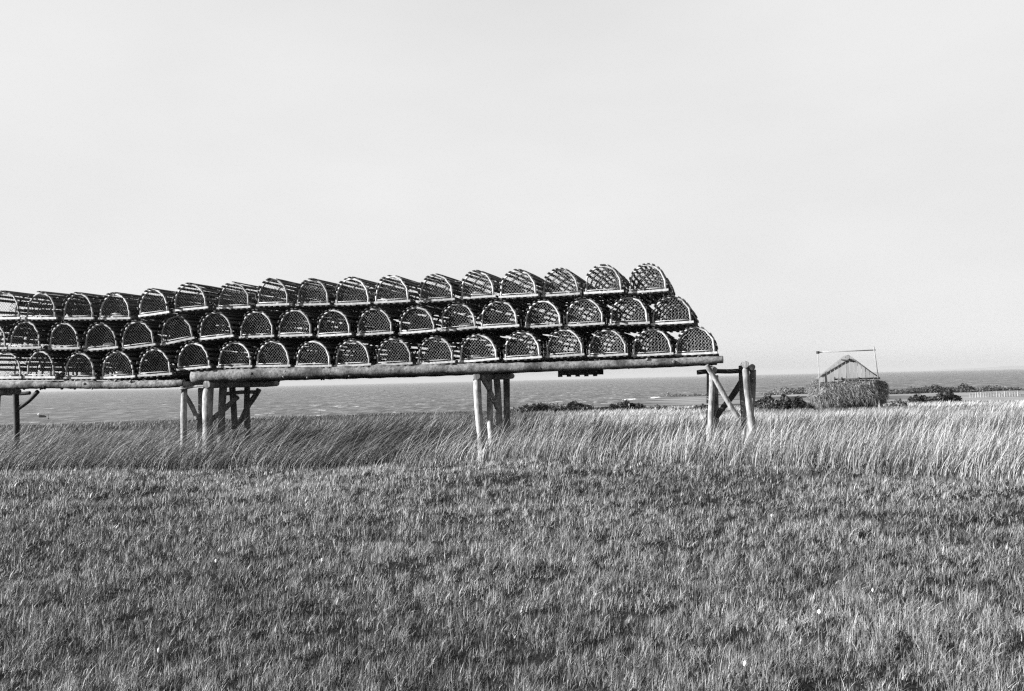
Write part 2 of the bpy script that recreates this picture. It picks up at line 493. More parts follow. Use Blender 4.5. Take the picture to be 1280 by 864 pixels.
def build_trap_parts(parent, k):
    rr = random.Random(k)
    for i, y in enumerate((0.018, TL / 2, TL - 0.018)):
        link('hoop', HOOPS[rr.randrange(6)] if i == 0 else SHADEDHOOPS[rr.randrange(4)], parent, mtx=T(0, y, 0) @ Matrix.Rotation(R(rr.uniform(-1.5, 1.5)), 4, 'X'))
        link('sill', SILLS[rr.randrange(3)] if i == 0 else SHADEDSILLS[rr.randrange(2)], parent, mtx=T(0, y, 0))
    for i, a in enumerate(LATH_A):
        if rr.random() < 0.05: continue
        link('lath', LATHS[rr.randrange(5)], parent, mtx=lath_matrix(a + rr.uniform(-.045, .045), rr.uniform(-.022, .016)) @ Matrix.Rotation(R(rr.uniform(-1.1, 1.1)), 4, 'Z'))
    for i in range(6):
        x = -TW / 2 + 0.045 + (TW - 0.09) * i / 5
        link('floor_lath', FLOORL[rr.randrange(3)], parent, mtx=T(x + rr.uniform(-.008, .008), TL / 2 + rr.uniform(-.01, .008), 0.0075))
    link('crossbar', BAR, parent, mtx=T(0, 0.014, 0))
    link('netting', NETS[rr.randrange(3)], parent, mtx=T(0, 0.016, 0))
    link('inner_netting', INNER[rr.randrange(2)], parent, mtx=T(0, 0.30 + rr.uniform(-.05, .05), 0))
    for i in range(2):
        link('ballast_stone', STONES[rr.randrange(3)], parent, mtx=T(rr.uniform(-.16, .16), 0.36 + 0.3 * i, 0.012) @ Matrix.Rotation(rr.uniform(0, 3), 4, 'Z'))
    if k % 3 == 1:
        link('rope_coil', COILS[k % 2], parent, mtx=T(rr.uniform(-.1, .12), rr.uniform(.14, .26), 0.022) @ Matrix.Rotation(rr.uniform(0, 6), 4, 'Z'))
    if k % 9 == 4:
        link('float', FLOAT, parent, mtx=T(rr.uniform(-.12, .12), rr.uniform(.12, .2), 0.075) @ Matrix.Rotation(rr.uniform(0, 3), 4, 'Z'))
def whole_trap_mesh(seed):
    """a trap of the hidden rear rank, all in one mesh"""
    rr = random.Random(seed); mb = MB()
    mats = [M['shaded_hoop'], M['lath'], M['shaded_twine']]; me_faces = []
    def put(me, mtx, mi):
        o = len(mb.v); mb.v += [tuple(mtx @ v.co) for v in me.vertices]
        for p in me.polygons: mb.f.append(tuple(i + o for i in p.vertices)); me_faces.append(mi)
    for y in (0.018, TL / 2, TL - 0.018):
        put(SHADEDHOOPS[rr.randrange(4)], T(0, y, 0), 0); put(SHADEDSILLS[rr.randrange(2)], T(0, y, 0), 0)
    for a in LATH_A: put(LATHS[rr.randrange(5)], lath_matrix(a + rr.uniform(-.02, .02), rr.uniform(-.01, .01)), 1)
    for i in range(6): put(FLOORL[rr.randrange(3)], T(-TW / 2 + 0.045 + (TW - 0.09) * i / 5, TL / 2, 0.0075), 1)
    for i in range(9):                                # upright slats added to stop skylight showing through the far end
        x = -HA + 0.03 + (2 * HA - 0.06) * i / 8
        top = HZ0 + HB * math.sqrt(max(0, 1 - (x / HA) ** 2)) - 0.01
        o = len(mb.v); mb.box((x, TL - 0.045 + rr.uniform(-.003, .003), (top + 0.04) / 2), 0.0265, 0.006, (top - 0.04) / 2)
        me_faces += [1] * 6
    put(NETS[rr.randrange(3)], T(0, TL - 0.03, 0), 2)
    me = mb.mesh('lobster_trap', None)
    for m in mats: me.materials.append(m)
    me.polygons.foreach_set('material_index', me_faces)
    return me
REAR = [whole_trap_mesh(s) for s in range(3)]

# base corners of every front trap as seen: (x left, x right, y left, y right), listed from the right end
TOP = [(785, 835.5, 368.5, 365), (730, 780, 369.5, 367), (676.5, 725, 372.5, 369.8), (622.8, 673, 374, 371.8), (572.8, 619, 375, 372.8),
       (521, 567.8, 379, 376.4), (467, 513.6, 381, 379), (416, 462, 383, 381.5), (366.4, 411, 383.5, 382.5), (318.6, 362, 384.2, 383.2),
       (268, 312, 387.5, 386.2), (216, 262, 391, 387.2), (172.5, 213.5, 398, 393), (120, 162, 401, 400.4), (76, 118.5, 401, 400.8), (29, 72, 400.6, 400.8), (-16, 26, 401, 400.6)]
MID = [(813.4, 867, 408, 405.2), (760, 812, 408, 406.2), (705.7, 756.4, 410, 407.2), (654.7, 703, 411.6, 409), (599, 649.7, 412.5, 409.8),
       (547.5, 596.4, 416, 411.5), (497, 545.5, 419.6, 415.8), (444.5, 492, 421.2, 418.6), (395, 441, 422.8, 420.5), (345, 391, 422.6, 421.6),
       (295.5, 342, 424.2, 422.6), (247, 292.8, 427, 422.5), (198, 243, 433.5, 425), (150, 195, 438.4, 433.2), (102.5, 147.8, 440.6, 436.8), (57.5, 100, 438.6, 438), (10, 52.5, 438, 437.4), (-36, 8, 438, 438)]
BOT = [(843, 896.5, 446, 443.7), (789, 841.8, 447.6, 444.8), (733.8, 785, 448.3, 445.7), (681.7, 731, 449.2, 446), (629, 678, 452, 449.2),
       (572, 624, 455.2, 451.2), (519.7, 569, 457.8, 455), (468.6, 516.4, 459.4, 457), (417, 464, 460.5, 458.4), (367.8, 415, 461, 460),
       (317, 362.5, 460.8, 459.8), (268, 314.4, 461.5, 460.6), (218.6, 264.4, 465, 461.4), (171.3, 217, 472.8, 470), (123, 168, 475.3, 473.4), (76.4, 119.4, 475.6, 475.2), (30.5, 71.6, 474.6, 474.8), (-16, 26, 475, 474.8)]
ORD = ['first', 'second', 'third', 'fourth', 'fifth', 'sixth', 'seventh', 'eighth', 'ninth', 'tenth', 'eleventh', 'twelfth', 'thirteenth', 'fourteenth', 'fifteenth', 'sixteenth', 'seventeenth', 'eighteenth']
EXTRA = {'first': ' at its stepped end'}
tk = 0
for rowname, row in (('top', TOP), ('middle', MID), ('bottom', BOT)):
    for i, (xl, xr, yl, yr) in enumerate(row):
        a = on_rack(xl, yl); b = on_rack(xr, yr)
        c = (a + b) / 2; w = (b - a).length
        tilt = math.atan2(b.z - a.z, (b - a).to_2d().length)
        s = min(1.06, max(0.89, w / TW))
        sz = float(np.interp(c.x, [-7.5, -4.5, 3], [1.12, 1.05, 1.04])) * random.Random(77 + tk).uniform(.97, 1.02)
        rr = random.Random(1000 + tk)
        yaw = -TRAP_YAW + R(rr.uniform(-1.6, 1.6))
        o = bpy.data.objects.new('lobster_trap', None); COL.objects.link(o)
        o.empty_display_size = 0.2
        back = rr.uniform(-0.03, 0.05)
        base = c + taxis * back
        o.matrix_basis = T(*base) @ Matrix.Rotation(yaw, 4, 'Z') @ Matrix.Rotation(-tilt, 4, 'Y') @ Matrix.Rotation(R(rr.uniform(-.6, .8)), 4, 'X') @ Matrix.Diagonal((s, 1, sz, 1))
        build_trap_parts(o, tk)
        if i == 0:
            lab = f'domed wooden lobster trap at the haystack end of the {rowname} row'
        else:
            lab = f'domed wooden lobster trap, {ORD[i]} from the haystack end in the {rowname} row'
        tag(o, lab, 'lobster trap', 'lobster traps stacked on the rack')
        rb = base + taxis * (TL + 0.09 + rr.uniform(-.03, .04))
        ro = link('lobster_trap', REAR[tk % 3], mtx=T(rb.x, rb.y, rb.z - rr.uniform(0, 0.012)) @ Matrix.Rotation(yaw + R(rr.uniform(-1, 1)), 4, 'Z') @ Matrix.Rotation(-tilt, 4, 'Y') @ Matrix.Diagonal((s, 1, sz, 1)))
        if i == 0: lab = f'rear-rank lobster trap behind the one at the haystack end of the {rowname} row'
        else: lab = f'rear-rank lobster trap behind the {ORD[i]} one from the haystack end, {rowname} row'
        tag(ro, lab, 'lobster trap', 'lobster traps in the rear rank of the rack')
        tk += 1

# ------------------------------------------------------------------ the log rack
rack = bpy.data.objects.new('log_rack', None); COL.objects.link(rack)
tag(rack, 'long raised rack of round logs and posts carrying the stacked traps', 'rack')
def log(name, a, b, ra, rb, m, seg=10, n=10, wob=0.012, jit=0.05, parent=None, seed=0):
    random.seed(hash((round(a.x, 3), round(a.z, 3), seed)) & 0xffff)
    a = Vector(a); b = Vector(b); ax = (b - a).normalized()
    s = ax.cross(Vector((0, 0, 1)) if abs(ax.z) < .9 else Vector((1, 0, 0))).normalized(); q = ax.cross(s)
    p1, p2 = random.uniform(0, 6), random.uniform(0, 6)
    pts = []; rad = []
    for i in range(seg + 1):
        t = i / seg
        pts.append(a.lerp(b, t) + s * (wob * math.sin(t * 5 + p1)) + q * (wob * math.sin(t * 6.3 + p2)))
        rad.append((ra + (rb - ra) * t) * random.uniform(0.94, 1.06))
    # a chamfered, rough-cut end
    pts = [pts[0] - ax * 0.0] + pts[0:1] + pts[1:-1] + pts[-1:] + [pts[-1] + ax * 0.0]
    rad = [rad[0] * .9] + rad + [rad[-1] * .9]
    pts[0] = pts[0] - ax * 0.012; pts[-1] = pts[-1] + ax * 0.012
    mb = MB(); mb.tube(pts, rad, n, jit=jit)
    if seg >= 40:                                   # knots left where branches were trimmed
        for k in range(26):
            t = random.random(); p = a.lerp(b, t); rr_ = ra + (rb - ra) * t; th = random.uniform(0, 6.28)
            dv = s * math.cos(th) + q * math.sin(th)
            mb.tube([p + dv * rr_ * .7, p + dv * (rr_ * 1.03), p + dv * (rr_ * 1.03 + random.uniform(.006, .02))], [.026, .02, .012], 6)
    me = mb.mesh(name, m, False)
    for p in me.polygons: p.use_smooth = len(p.vertices) == 4
    o = link(name, me, parent if parent else rack)
    return o
def beam_px(p0, p1, r0_, r1_, off, m=None):
    a = on_rack(*p0, r0_ - 0.03); b = on_rack(*p1, r1_ - 0.03)
    return log('beam', a + rn * off, b + rn * off, r0_, r1_, m or M['log'], 90, 14, 0.016, 0.05)
# right-hand section: thick butt over the second bent, thin end at the free end
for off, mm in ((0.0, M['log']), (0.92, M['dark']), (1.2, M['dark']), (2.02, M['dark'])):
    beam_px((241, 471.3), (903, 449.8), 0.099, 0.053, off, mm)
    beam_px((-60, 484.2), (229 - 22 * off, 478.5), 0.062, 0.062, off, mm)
# cross bolster logs running front to back, their sawn ends facing out
def bolster(px, py, r, o0=0.02, o1=2.3, m=None):
    a = on_rack(px, py, o0)
    b = a + (taxis * (o1 - o0))
    return log('bolster', a, b, r, r * 0.92, m or M['post'], 6, 12, 0.006, 0.04)
bolster(226.5, 481, 0.048); bolster(259, 480.5, 0.064); bolster(596, 470.5, 0.056)
bolster(931, 455.5, 0.052, 0.0, 1.7); bolster(940, 459.5, 0.047, 0.05, 1.7); bolster(891, 463, 0.05, 0.06, 2.2); bolster(-4, 490, 0.055, 0.02, 0.5)
def post(p0, p1, off, r, m=None, off2=None, name='post', seg=7):
    a = on_rack(*p0, off); b = on_rack(*p1, off if off2 is None else off2)
    d = (b - a)
    if name == 'post':
        t = 1.0
        while t < 6:
            q = a + d * t
            if q.z < gz(q.x, q.y) - 0.12: break
            t += 0.02
        b = a + d * t
    return log(name, a, b, r * 1.02, r, m or M['post'], seg, 10, 0.008, 0.04)
# second bent (under the joint)
post((231, 486), (228.5, 560), 0.14, 0.046)
post((261, 482), (259, 557), 0.14, 0.078)
post((252, 486), (249, 545), 0.80, 0.05)
post((279, 480), (276.5, 543), 0.85, 0.058)
post((291, 484), (293, 537), 1.55, 0.05)
post((309, 480), (309.5, 539), 2.0, 0.052)
post((226, 485.5), (264, 482), 0.05, 0.018, name='rail')
post((230, 490), (247, 523), 0.5, 0.036, name='brace')
post((297, 497), (263, 526), 1.2, 0.04, name='brace')
post((323, 487), (297, 532), 2.05, 0.045, name='brace')
post((276, 492), (321, 490), 2.05, 0.034, name='rail')
# third bent
post((596.5, 474), (600.5, 548), 0.14, 0.055)
post((611, 474), (613.5, 530), 0.78, 0.046)
post((621, 474), (624, 525), 1.4, 0.052)
post((632.5, 474), (634.5, 528), 2.0, 0.054)
post((603, 471), (622, 510), 0.10, 0.036, off2=1.0, name='brace')
# end bent
post((886.5, 458), (887, 522), 0.9, 0.048)
post((889.5, 468), (889, 527), 0.16, 0.04)
post((895, 470), (895.5, 512), 1.6, 0.04)
post((883.5, 457.5), (922, 521), -0.02, 0.036, off2=0.1, name='brace')
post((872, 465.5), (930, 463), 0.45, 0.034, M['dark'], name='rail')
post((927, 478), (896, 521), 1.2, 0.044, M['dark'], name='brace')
post((931.5, 460), (941.5, 545), 0.12, 0.05)
post((941, 463), (939, 510), 0.55, 0.045)
post((927.5, 458), (929, 515), 1.0, 0.042)
# bent at the left end
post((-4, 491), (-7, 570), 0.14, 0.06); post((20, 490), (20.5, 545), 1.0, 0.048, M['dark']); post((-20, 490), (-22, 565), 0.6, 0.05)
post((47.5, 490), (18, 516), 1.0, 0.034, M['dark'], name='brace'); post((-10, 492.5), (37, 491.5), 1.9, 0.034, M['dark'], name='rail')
# slatted trap floor slung below the rear of the beam
def slat_panel():
    a = on_rack(697.5, 465.5, 1.0); b = on_rack(746.5, 464, 1.0)
    c = (a + b) / 2; w = (b - a).length
    o = bpy.data.objects.new('trap_floor', None); COL.objects.link(o)
    o.matrix_basis = T(*c) @ Matrix.Rotation(-TRAP_YAW, 4, 'Z')
    mb = MB(); mb.box((0, 0, 0), w / 2, 0.03, 0.05); me = mb.mesh('rail', M['dark'])
    link('rail', me, o, (0, 0, 0)); link('rail', me, o, (0, 0.7, 0))
    mb = MB(); mb.box((0, 0.0, 0), 0.026, 0.055, 0.014); me = mb.mesh('slat', M['dark'])
    for i in range(5): link('slat', me, o, (-w / 2 + 0.03 + (w - 0.06) * i / 4, 0, -0.062))
    mb = MB(); mb.box((0, 0, 0), 0.012, 0.012, 0.12); me = mb.mesh('hanger', M['dark'])
    for sx in (-1, 1): link('hanger', me, o, (sx * w * .4, 0.045, 0.16))
    tag(o, 'dark slatted trap floor slung beneath the beam between two bents', 'trap floor')
slat_panel()

# ------------------------------------------------------------------ hay barrack
def hay_barrack():
    Y = 63.0
    vd = Vector((math.sin(R(14)), math.cos(R(14)), 0))
    lx = Vector((vd.y, -vd.x, 0)); D0 = (at_depth(1063, 463, Y) - EYEV).dot(vd)
    def P(px, py, dy=0.0):
        d = ray(px, py)
        return EYEV + d * (D0 / d.dot(vd)) + vd * dy
    base = P(1063, 511)
    root = bpy.data.objects.new('hay_barrack', None); COL.objects.link(root)
    root.location = (base.x, base.y, gz(base.x, base.y))
    tag(root, 'rounded stack of hay under a board gable with a pole frame above', 'haystack')
    inv = Vector(root.location)
    # hay body
    L = P(1015, 490); Rr = P(1111, 490)
    z0 = P(1063, 505.5).z; z1 = P(1063, 475).z
    hc = (L + Rr) / 2; hw = (Rr - L).to_2d().length / 2; hd = 2.1; cz = (z0 + z1) / 2; hh = (z1 - z0) / 2
    nu, nv = 96, 40
    V = []
    for j in range(nv + 1):
        ph = -math.pi / 2 + math.pi * j / nv
        for i in range(nu):
            th = 2 * math.pi * i / nu
            e1, e2 = 0.28, 0.46
            sg = lambda v, e: math.copysign(abs(v) ** e, v)
            x = sg(math.cos(ph), e1) * sg(math.cos(th), e2); y = sg(math.cos(ph), e1) * sg(math.sin(th), e2); z = sg(math.sin(ph), 0.55)
            V.append((x, y, z))
    V = np.array(V)
    n = fbm(V[:, 0] * 3 + V[:, 1] * 2 + 5, V[:, 2] * 3 + V[:, 1] * 1.7, 31, 4) - 0.5
    bul = 1 + 0.2 * n + 0.05 * (1 - V[:, 2] ** 2) - 0.05
    V = V * bul[:, None]
    H = np.stack([hc.x + lx.x * V[:, 0] * hw + vd.x * hd * (1 + V[:, 1]), hc.y + lx.y * V[:, 0] * hw + vd.y * hd * (1 + V[:, 1]), cz + V[:, 2] * hh], -1) - np.array(inv)
    q = np.array([[j * nu + i, j * nu + (i + 1) % nu, (j + 1) * nu + (i + 1) % nu, (j + 1) * nu + i] for j in range(nv) for i in range(nu)])
    tone = 0.035 + 0.08 * fbm(V[:, 0] * 7, V[:, 2] * 5 + V[:, 1] * 6, 41, 3)
    hay = link('hay', np_mesh('hay', H, q, None, M['hay'], tone, True), root)
    # loose straw over the surface
    N = 30000
    fa = np.linalg.norm(np.cross(H[q[:, 2]] - H[q[:, 0]], H[q[:, 3]] - H[q[:, 1]]), axis=1)
    fi = rng.choice(len(q), N, p=fa / fa.sum()); u1 = rng.random((N, 1)); u2 = rng.random((N, 1))
    qq = q[fi]; qi = qq[:, 0]
    p = (H[qq[:, 0]] * (1 - u1) + H[qq[:, 1]] * u1) * (1 - u2) + (H[qq[:, 3]] * (1 - u1) + H[qq[:, 2]] * u1) * u2 + rng.normal(0, 0.03, (N, 3))
    nrm = np.cross(H[qq[:, 1]] - H[qq[:, 3]], H[qq[:, 2]] - H[qq[:, 0]]); nrm /= np.linalg.norm(nrm, axis=1, keepdims=True) + 1e-9
    oc = p + np.array(inv) - np.array([hc.x + vd.x * hd, hc.y + vd.y * hd, cz]); nrm *= np.sign((nrm * oc).sum(1, keepdims=True))
    d = np.stack([rng.normal(0.1, .35, N), rng.normal(0, .35, N), -0.9 + rng.normal(0, .35, N)], -1) + nrm * (0.28 + rng.uniform(0, .25, (N, 1)))
    d /= np.linalg.norm(d, axis=1, keepdims=True)
    ln = rng.uniform(.15, .42, N)[:, None]; w = np.cross(d, nrm); w /= np.linalg.norm(w, axis=1, keepdims=True) + 1e-9; w *= rng.uniform(.008, .02, (N, 1))
    p = p + nrm * 0.02
    SV = np.stack([p - w, p + w, p + d * ln], 1).reshape(-1, 3)
    tt = np.repeat((0.025 + 0.22 * rng.random(N) ** 1.8) * (.5 + fbm(p[:, 0] * 1.7, p[:, 2] * 1.7 + p[:, 1], 47, 3)), 3)
    tag(link('loose_straw', np_mesh('loose_straw', SV, None, np.arange(N * 3).reshape(-1, 3), M['hay'], tt), hay), kind='stuff')
    # gable boards
    ap = P(1061, 442.5, 0.5); el = P(1025, 471, 0.5); er = P(1098, 470, 0.5); zb = P(1063, 477, 0.5).z
    nb = 15
    gable = bpy.data.objects.new('gable', None); COL.objects.link(gable); gable.parent = root
    sl, sr, sa = (el - ap).dot(lx), (er - ap).dot(lx), 0.0
    for i in range(nb):
        xa = sl + (sr - sl) * i / nb; xb = sl + (sr - sl) * (i + 1) / nb - 0.022
        def top(x):
            return el.z + (ap.z - el.z) * (x - sl) / (sa - sl) if x < sa else er.z + (ap.z - er.z) * (sr - x) / (sr - sa)
        yo = random.uniform(-.012, .012)
        ts = [max(top(x), zb + .02) for x in (xa, xb)]
        mb = MB(); vs = []
        for yy in (yo, yo + 0.03):
            for (x, z) in ((xa, zb), (xb, zb), (xb, ts[1]), (xa, ts[0])):
                q = ap + lx * x + vd * yy; vs.append(Vector((q.x, q.y, z)) - inv)
        mb.add(vs, [(0, 1, 2, 3), (7, 6, 5, 4), (0, 4, 5, 1), (1, 5, 6, 2), (2, 6, 7, 3), (3, 7, 4, 0)])
        link('board', mb.mesh('board', M['board']), gable)
    # roof: two slopes running back from the gable
    for side, e in ((-1, el), (1, er)):
        d = (e - ap); d.normalize(); e2 = e + d * 0.12
        a0 = ap + vd * 0.06 - Vector((0, 0, 0.10)); e2 = e2 - Vector((0, 0, 0.10)); nn = d.cross(vd)
        if nn.z < 0: nn = -nn
        vs = []
        for yy in (0.0, 2.6):
            for (pt, k) in ((a0, 0), (e2, 0), (e2, 1), (a0, 1)): vs.append(pt + vd * yy + nn * (0.05 * k) - inv)
        mb = MB(); mb.add(vs, [(0, 1, 2, 3), (7, 6, 5, 4), (0, 4, 5, 1), (1, 5, 6, 2), (2, 6, 7, 3), (3, 7, 4, 0)])
        link('roof_slope', mb.mesh('roof_slope', M['shingle']), root)
    def stick(name, a, b, r, m):
        mb = MB(); mb.tube([a - inv, (a + b) / 2 - inv, b - inv], r, 7); link(name, mb.mesh(name, m, True), root)
    stick('rafter', P(1026, 470.5, 0.455), P(1063.5, 448.5, 0.455), 0.04, M['dark'])
    stick('rafter', P(1068, 449.5, 0.455), P(1098, 470.5, 0.455), 0.035, M['dark'])
    stick('collar_beam', P(1052, 449.5, 0.44), P(1069, 451.5, 0.44), 0.04, M['dark'])
    stick('plate', P(1043, 474.4, 0.3), P(1101, 472.7, 0.3), 0.055, M['dark'])
    for px in (1043.5, 1052.5, 1074): stick('stub', P(px, 474.5, 0.22), P(px, 471.5, 0.22), 0.055, M['dark'])
    stick('pole', P(1022.5, 439, 0.3), P(1026.5, 512, 0.3), 0.026, M['pole'])
    stick('pole', P(1092.3, 433, 0.1), P(1098, 473, 0.1), 0.042, M['pole'])
    stick('top_bar', P(1020.5, 440.5, 0.22), P(1095, 437.5, 0.22), 0.036, M['pole'])
    stick('tie_block', P(1020.5, 440.6, 0.14), P(1024.5, 440.6, 0.14), 0.09, M['dark'])
    stick('leg', P(1099.5, 500, 0.2), P(1100, 514, 0.2), 0.06, M['post'])
    stick('leg', P(1103.5, 500, 0.6), P(1104, 513, 0.6), 0.06, M['post'])
hay_barrack()

# ------------------------------------------------------------------ shrubs
def shrub(px0, px1, py_top, py_base, Y, label, seed, n=1900, tone=0.02):
    g = np.random.default_rng(seed)
    a = at_depth(px0, py_base, Y); b = at_depth(px1, py_base, Y); tp = at_depth((px0 + px1) / 2, py_top, Y)
    cx = (a.x + b.x) / 2; hw = (b.x - a.x) / 2; zb = gz(cx, Y); h = max(0.5, tp.z - zb)
    root = bpy.data.objects.new('shrub', None); COL.objects.link(root); root.location = (cx, Y, zb)
    tag(root, label, 'shrub', 'dark shrubs on the coastal field')
    k = max(4, int(hw / h * 3.2))
    lobes = []
    for i in range(k):
        t = -1 + 2 * (i + .5) / k
        hh = h * (0.55 + 0.45 * g.random()) * (1 - 0.42 * abs(t) ** 2.2)
        lobes.append((t * hw * 0.86, g.uniform(-.5, .5) * min(hw, h * 1.3), hh * .48, hw / k * g.uniform(1.3, 2.0), h * .8, hh * .52))
    lobes[k // 2] = lobes[k // 2][:2] + (h * .5,) + lobes[k // 2][3:5] + (h * .5,)
    P = []; TN = []
    for i in range(n):
        lx, ly, lz, rx, ry, rz = lobes[g.integers(k)]
        v = g.normal(size=3); v /= np.linalg.norm(v); r = g.random() ** .35 * g.uniform(.8, 1.1)
        P.append((lx + v[0] * rx * r, ly + v[1] * ry * r, max(.03, lz + v[2] * rz * r)))
        TN.append(tone * (0.5 + 1.1 * g.random()))
    P = np.array(P); TN = np.array(TN)
    s = (h * 0.055 + 0.02) * g.uniform(.7, 1.6, n)
    A = g.normal(size=(n, 3)); A /= np.linalg.norm(A, axis=1, keepdims=True)
    B = np.cross(A, g.normal(size=(n, 3))); B /= np.linalg.norm(B, axis=1, keepdims=True)
    A *= s[:, None] * 1.5; B *= s[:, None] * .8
    V = np.stack([P - A, P + B, P + A, P - B], 1).reshape(-1, 3)
    link('foliage', np_mesh('foliage', V, np.arange(n * 4).reshape(-1, 4), None, M['leaf'], np.repeat(TN, 4)), root)
    mb = MB()
    for (lx, ly, lz, rx, ry, rz) in lobes:
        mb.tube([(lx * .8, ly * .5, -.15), (lx * .9, ly * .8, lz * .5), (lx, ly, lz * 1.2)], [h * .04, h * .03, h * .012], 5)
    link('stems', mb.mesh('stems', M['dark']), root)
shrub(645, 700, 503.5, 515, 96, 'long low dark shrub just beyond the third bent of the rack', 1)
shrub(690, 742, 501, 514.5, 98, 'rounded dark shrub at the seaward end of the low shrub bank', 2)
shrub(750, 806, 500, 513.5, 94, 'broad dark shrub standing alone before the pale shore field', 3)
shrub(812, 828, 505.5, 512.5, 92, 'small dark shrub beside the broad one', 4, 300)
shrub(868, 884, 504, 512, 90, 'tiny dark shrub behind the end bent posts', 5, 300)
shrub(938, 974, 495, 513, 84, 'dark shrub just past the free end of the rack', 6)
shrub(968, 992, 493.5, 511.5, 80, 'tallest rounded dark shrub between rack and haystack', 7)
shrub(986, 1007, 495, 510, 82, 'dark shrub next to the tallest one, towards the haystack', 8)
shrub(1007, 1019, 502, 508.5, 74, 'small dark shrub touching the lit end of the haystack', 9, 350)
shrub(1135, 1160, 491, 503, 105, 'low dark shrub beyond the shaded end of the haystack', 10, 700)
shrub(1150, 1198, 488, 501, 108, 'wide dark shrub in the open field beyond the haystack', 11)
shrub(1110, 1130, 498, 505, 76, 'grey low bush at the shaded foot of the haystack', 12, 500, 0.06)
shrub(1116, 1156, 482.5, 487, 300, 'thin far hedge bush nearest the haystack', 13, 600, 0.05)
shrub(1150, 1190, 480, 486, 310, 'far domed hedge bush before the sea', 14, 700)
shrub(1184, 1222, 479, 485, 320, 'highest far hedge bush close to the water', 15, 800)
shrub(1224, 1262, 480.5, 484.5, 330, 'ragged far hedge bush at the edge of the sea', 16, 500, 0.06)

def scrub_strip(name, pts, label, seed, tone=0.05, n=1500, hmul=1.0, leaf=1.0, spread=6.0):
    """far scrub along the shore that reads as one dark line: stuff"""
    g = np.random.default_rng(seed); P = []
    for i in range(n):
        t = g.random() * (len(pts) - 1); k = int(t); u = t - k
        x, y, Y, h = [pts[k][m] * (1 - u) + pts[k + 1][m] * u for m in range(4)]
        p = at_depth(x, y, Y); yy = p.y + g.normal(0, spread); hh = h * (0.9 + 0.5 * math.sin(t * 11 + seed) * math.sin(t * 4.7 + 1)) * hmul
        P.append((p.x + g.normal(0, .4), yy, hh * g.random()))
    P = np.array(P); P[:, 2] += np.maximum(ground_z(P[:, 0], P[:, 1]), SEA_Z); s = g.uniform(.25, .6, n) * leaf
    A = g.normal(size=(n, 3)); A /= np.linalg.norm(A, axis=1, keepdims=True); B = np.cross(A, g.normal(size=(n, 3))); B /= np.linalg.norm(B, axis=1, keepdims=True)
    A *= s[:, None] * 1.6; B *= s[:, None] * .7
    V = np.stack([P - A, P + B, P + A, P - B], 1).reshape(-1, 3)
    tag(link(name, np_mesh(name, V, np.arange(n * 4).reshape(-1, 4), None, M['leaf'], np.repeat(tone * g.uniform(.5, 1.5, n), 4))), label, 'scrub', kind='stuff')
scrub_strip('shore_scrub', [(775, 497, 620, 2.2), (800, 496.5, 640, 3.2), (830, 496, 680, 2.6), (870, 494.5, 700, 1.4), (905, 493.5, 720, 0.7)], 'low dark scrub along the shore seen under the rack', 51)
scrub_strip('shore_scrub', [(960, 491.5, 500, 0.8), (985, 490, 500, 3.2), (1014, 489.5, 500, 3.0)], 'low scrub along the shore behind the haystack', 52)

scrub_strip('heath_scrub', [(630, 514, 100, .25), (660, 513, 99, .7), (700, 513, 98, .8), (745, 513, 97, .5), (800, 512, 95, .45), (838, 511, 93, .3), (900, 511, 90, .3)], 'low ragged heath scrub joining the dark shrubs beyond the rack', 53, 0.03, 5000, 1.0, .17, 1.2)
scrub_strip('heath_scrub', [(935, 511, 84, .3), (965, 511, 83, .7), (1005, 509, 81, .5), (1022, 507, 80, .3)], 'low ragged heath scrub between the rack and the haystack', 54, 0.03, 2500, 1.0, .17, 1.2)
scrub_strip('heath_scrub', [(1108, 502, 104, .4), (1135, 501, 105, .6), (1200, 499, 107, .5), (1235, 497.5, 108, .3), (1290, 495, 110, .3)], 'low ragged heath scrub beyond the haystack', 55, 0.05, 2500, 0.5, .18, 1.5)
scrub_strip('hedge_scrub', [(1105, 486, 300, 1.0), (1150, 485, 310, 1.6), (1220, 483.5, 320, 1.3), (1290, 481, 330, 1.0)], 'thin dark hedge line far out before the sea', 56, 0.03, 3500, 1.0, .55, 3.0)
# surf breaking on the point
def surf():
    mb = MB()
    for (px, py, Y, w, h) in ((788, 493.6, 850, 12, 1.6), (822, 492.6, 860, 16, 2.2), (842, 493.8, 850, 10, .8), (900, 492.4, 900, 20, .8), (955, 490.5, 920, 26, 1.0), (985, 488.8, 930, 10, 1.2), (1002, 487.3, 930, 14, 1.6), (690, 501, 640, 12, .5), (730, 497, 700, 14, .6), (760, 496, 720, 16, .8), (1128, 480, 980, 22, .9), (1240, 476.5, 980, 16, 1.2)):
        c = at_depth(px, py, Y)
        pts = []; n = 9
        for i in range(n + 1):
            t = i / n - .5
            pts.append((c.x + t * w * 1.2, Y + random.uniform(-2, 2), max(SEA_Z, c.z if c.z < SEA_Z + 1 else SEA_Z) + 0.1))
        mb.tube(pts, [max(.15, h * (1 - abs(2 * i / n - 1) ** 2) * random.uniform(.5, 1)) for i in range(n + 1)], 6)
    tag(link('surf', mb.mesh('surf', M['foam'], True)), 'white surf breaking along the far shore', 'surf', kind='stuff')
surf()

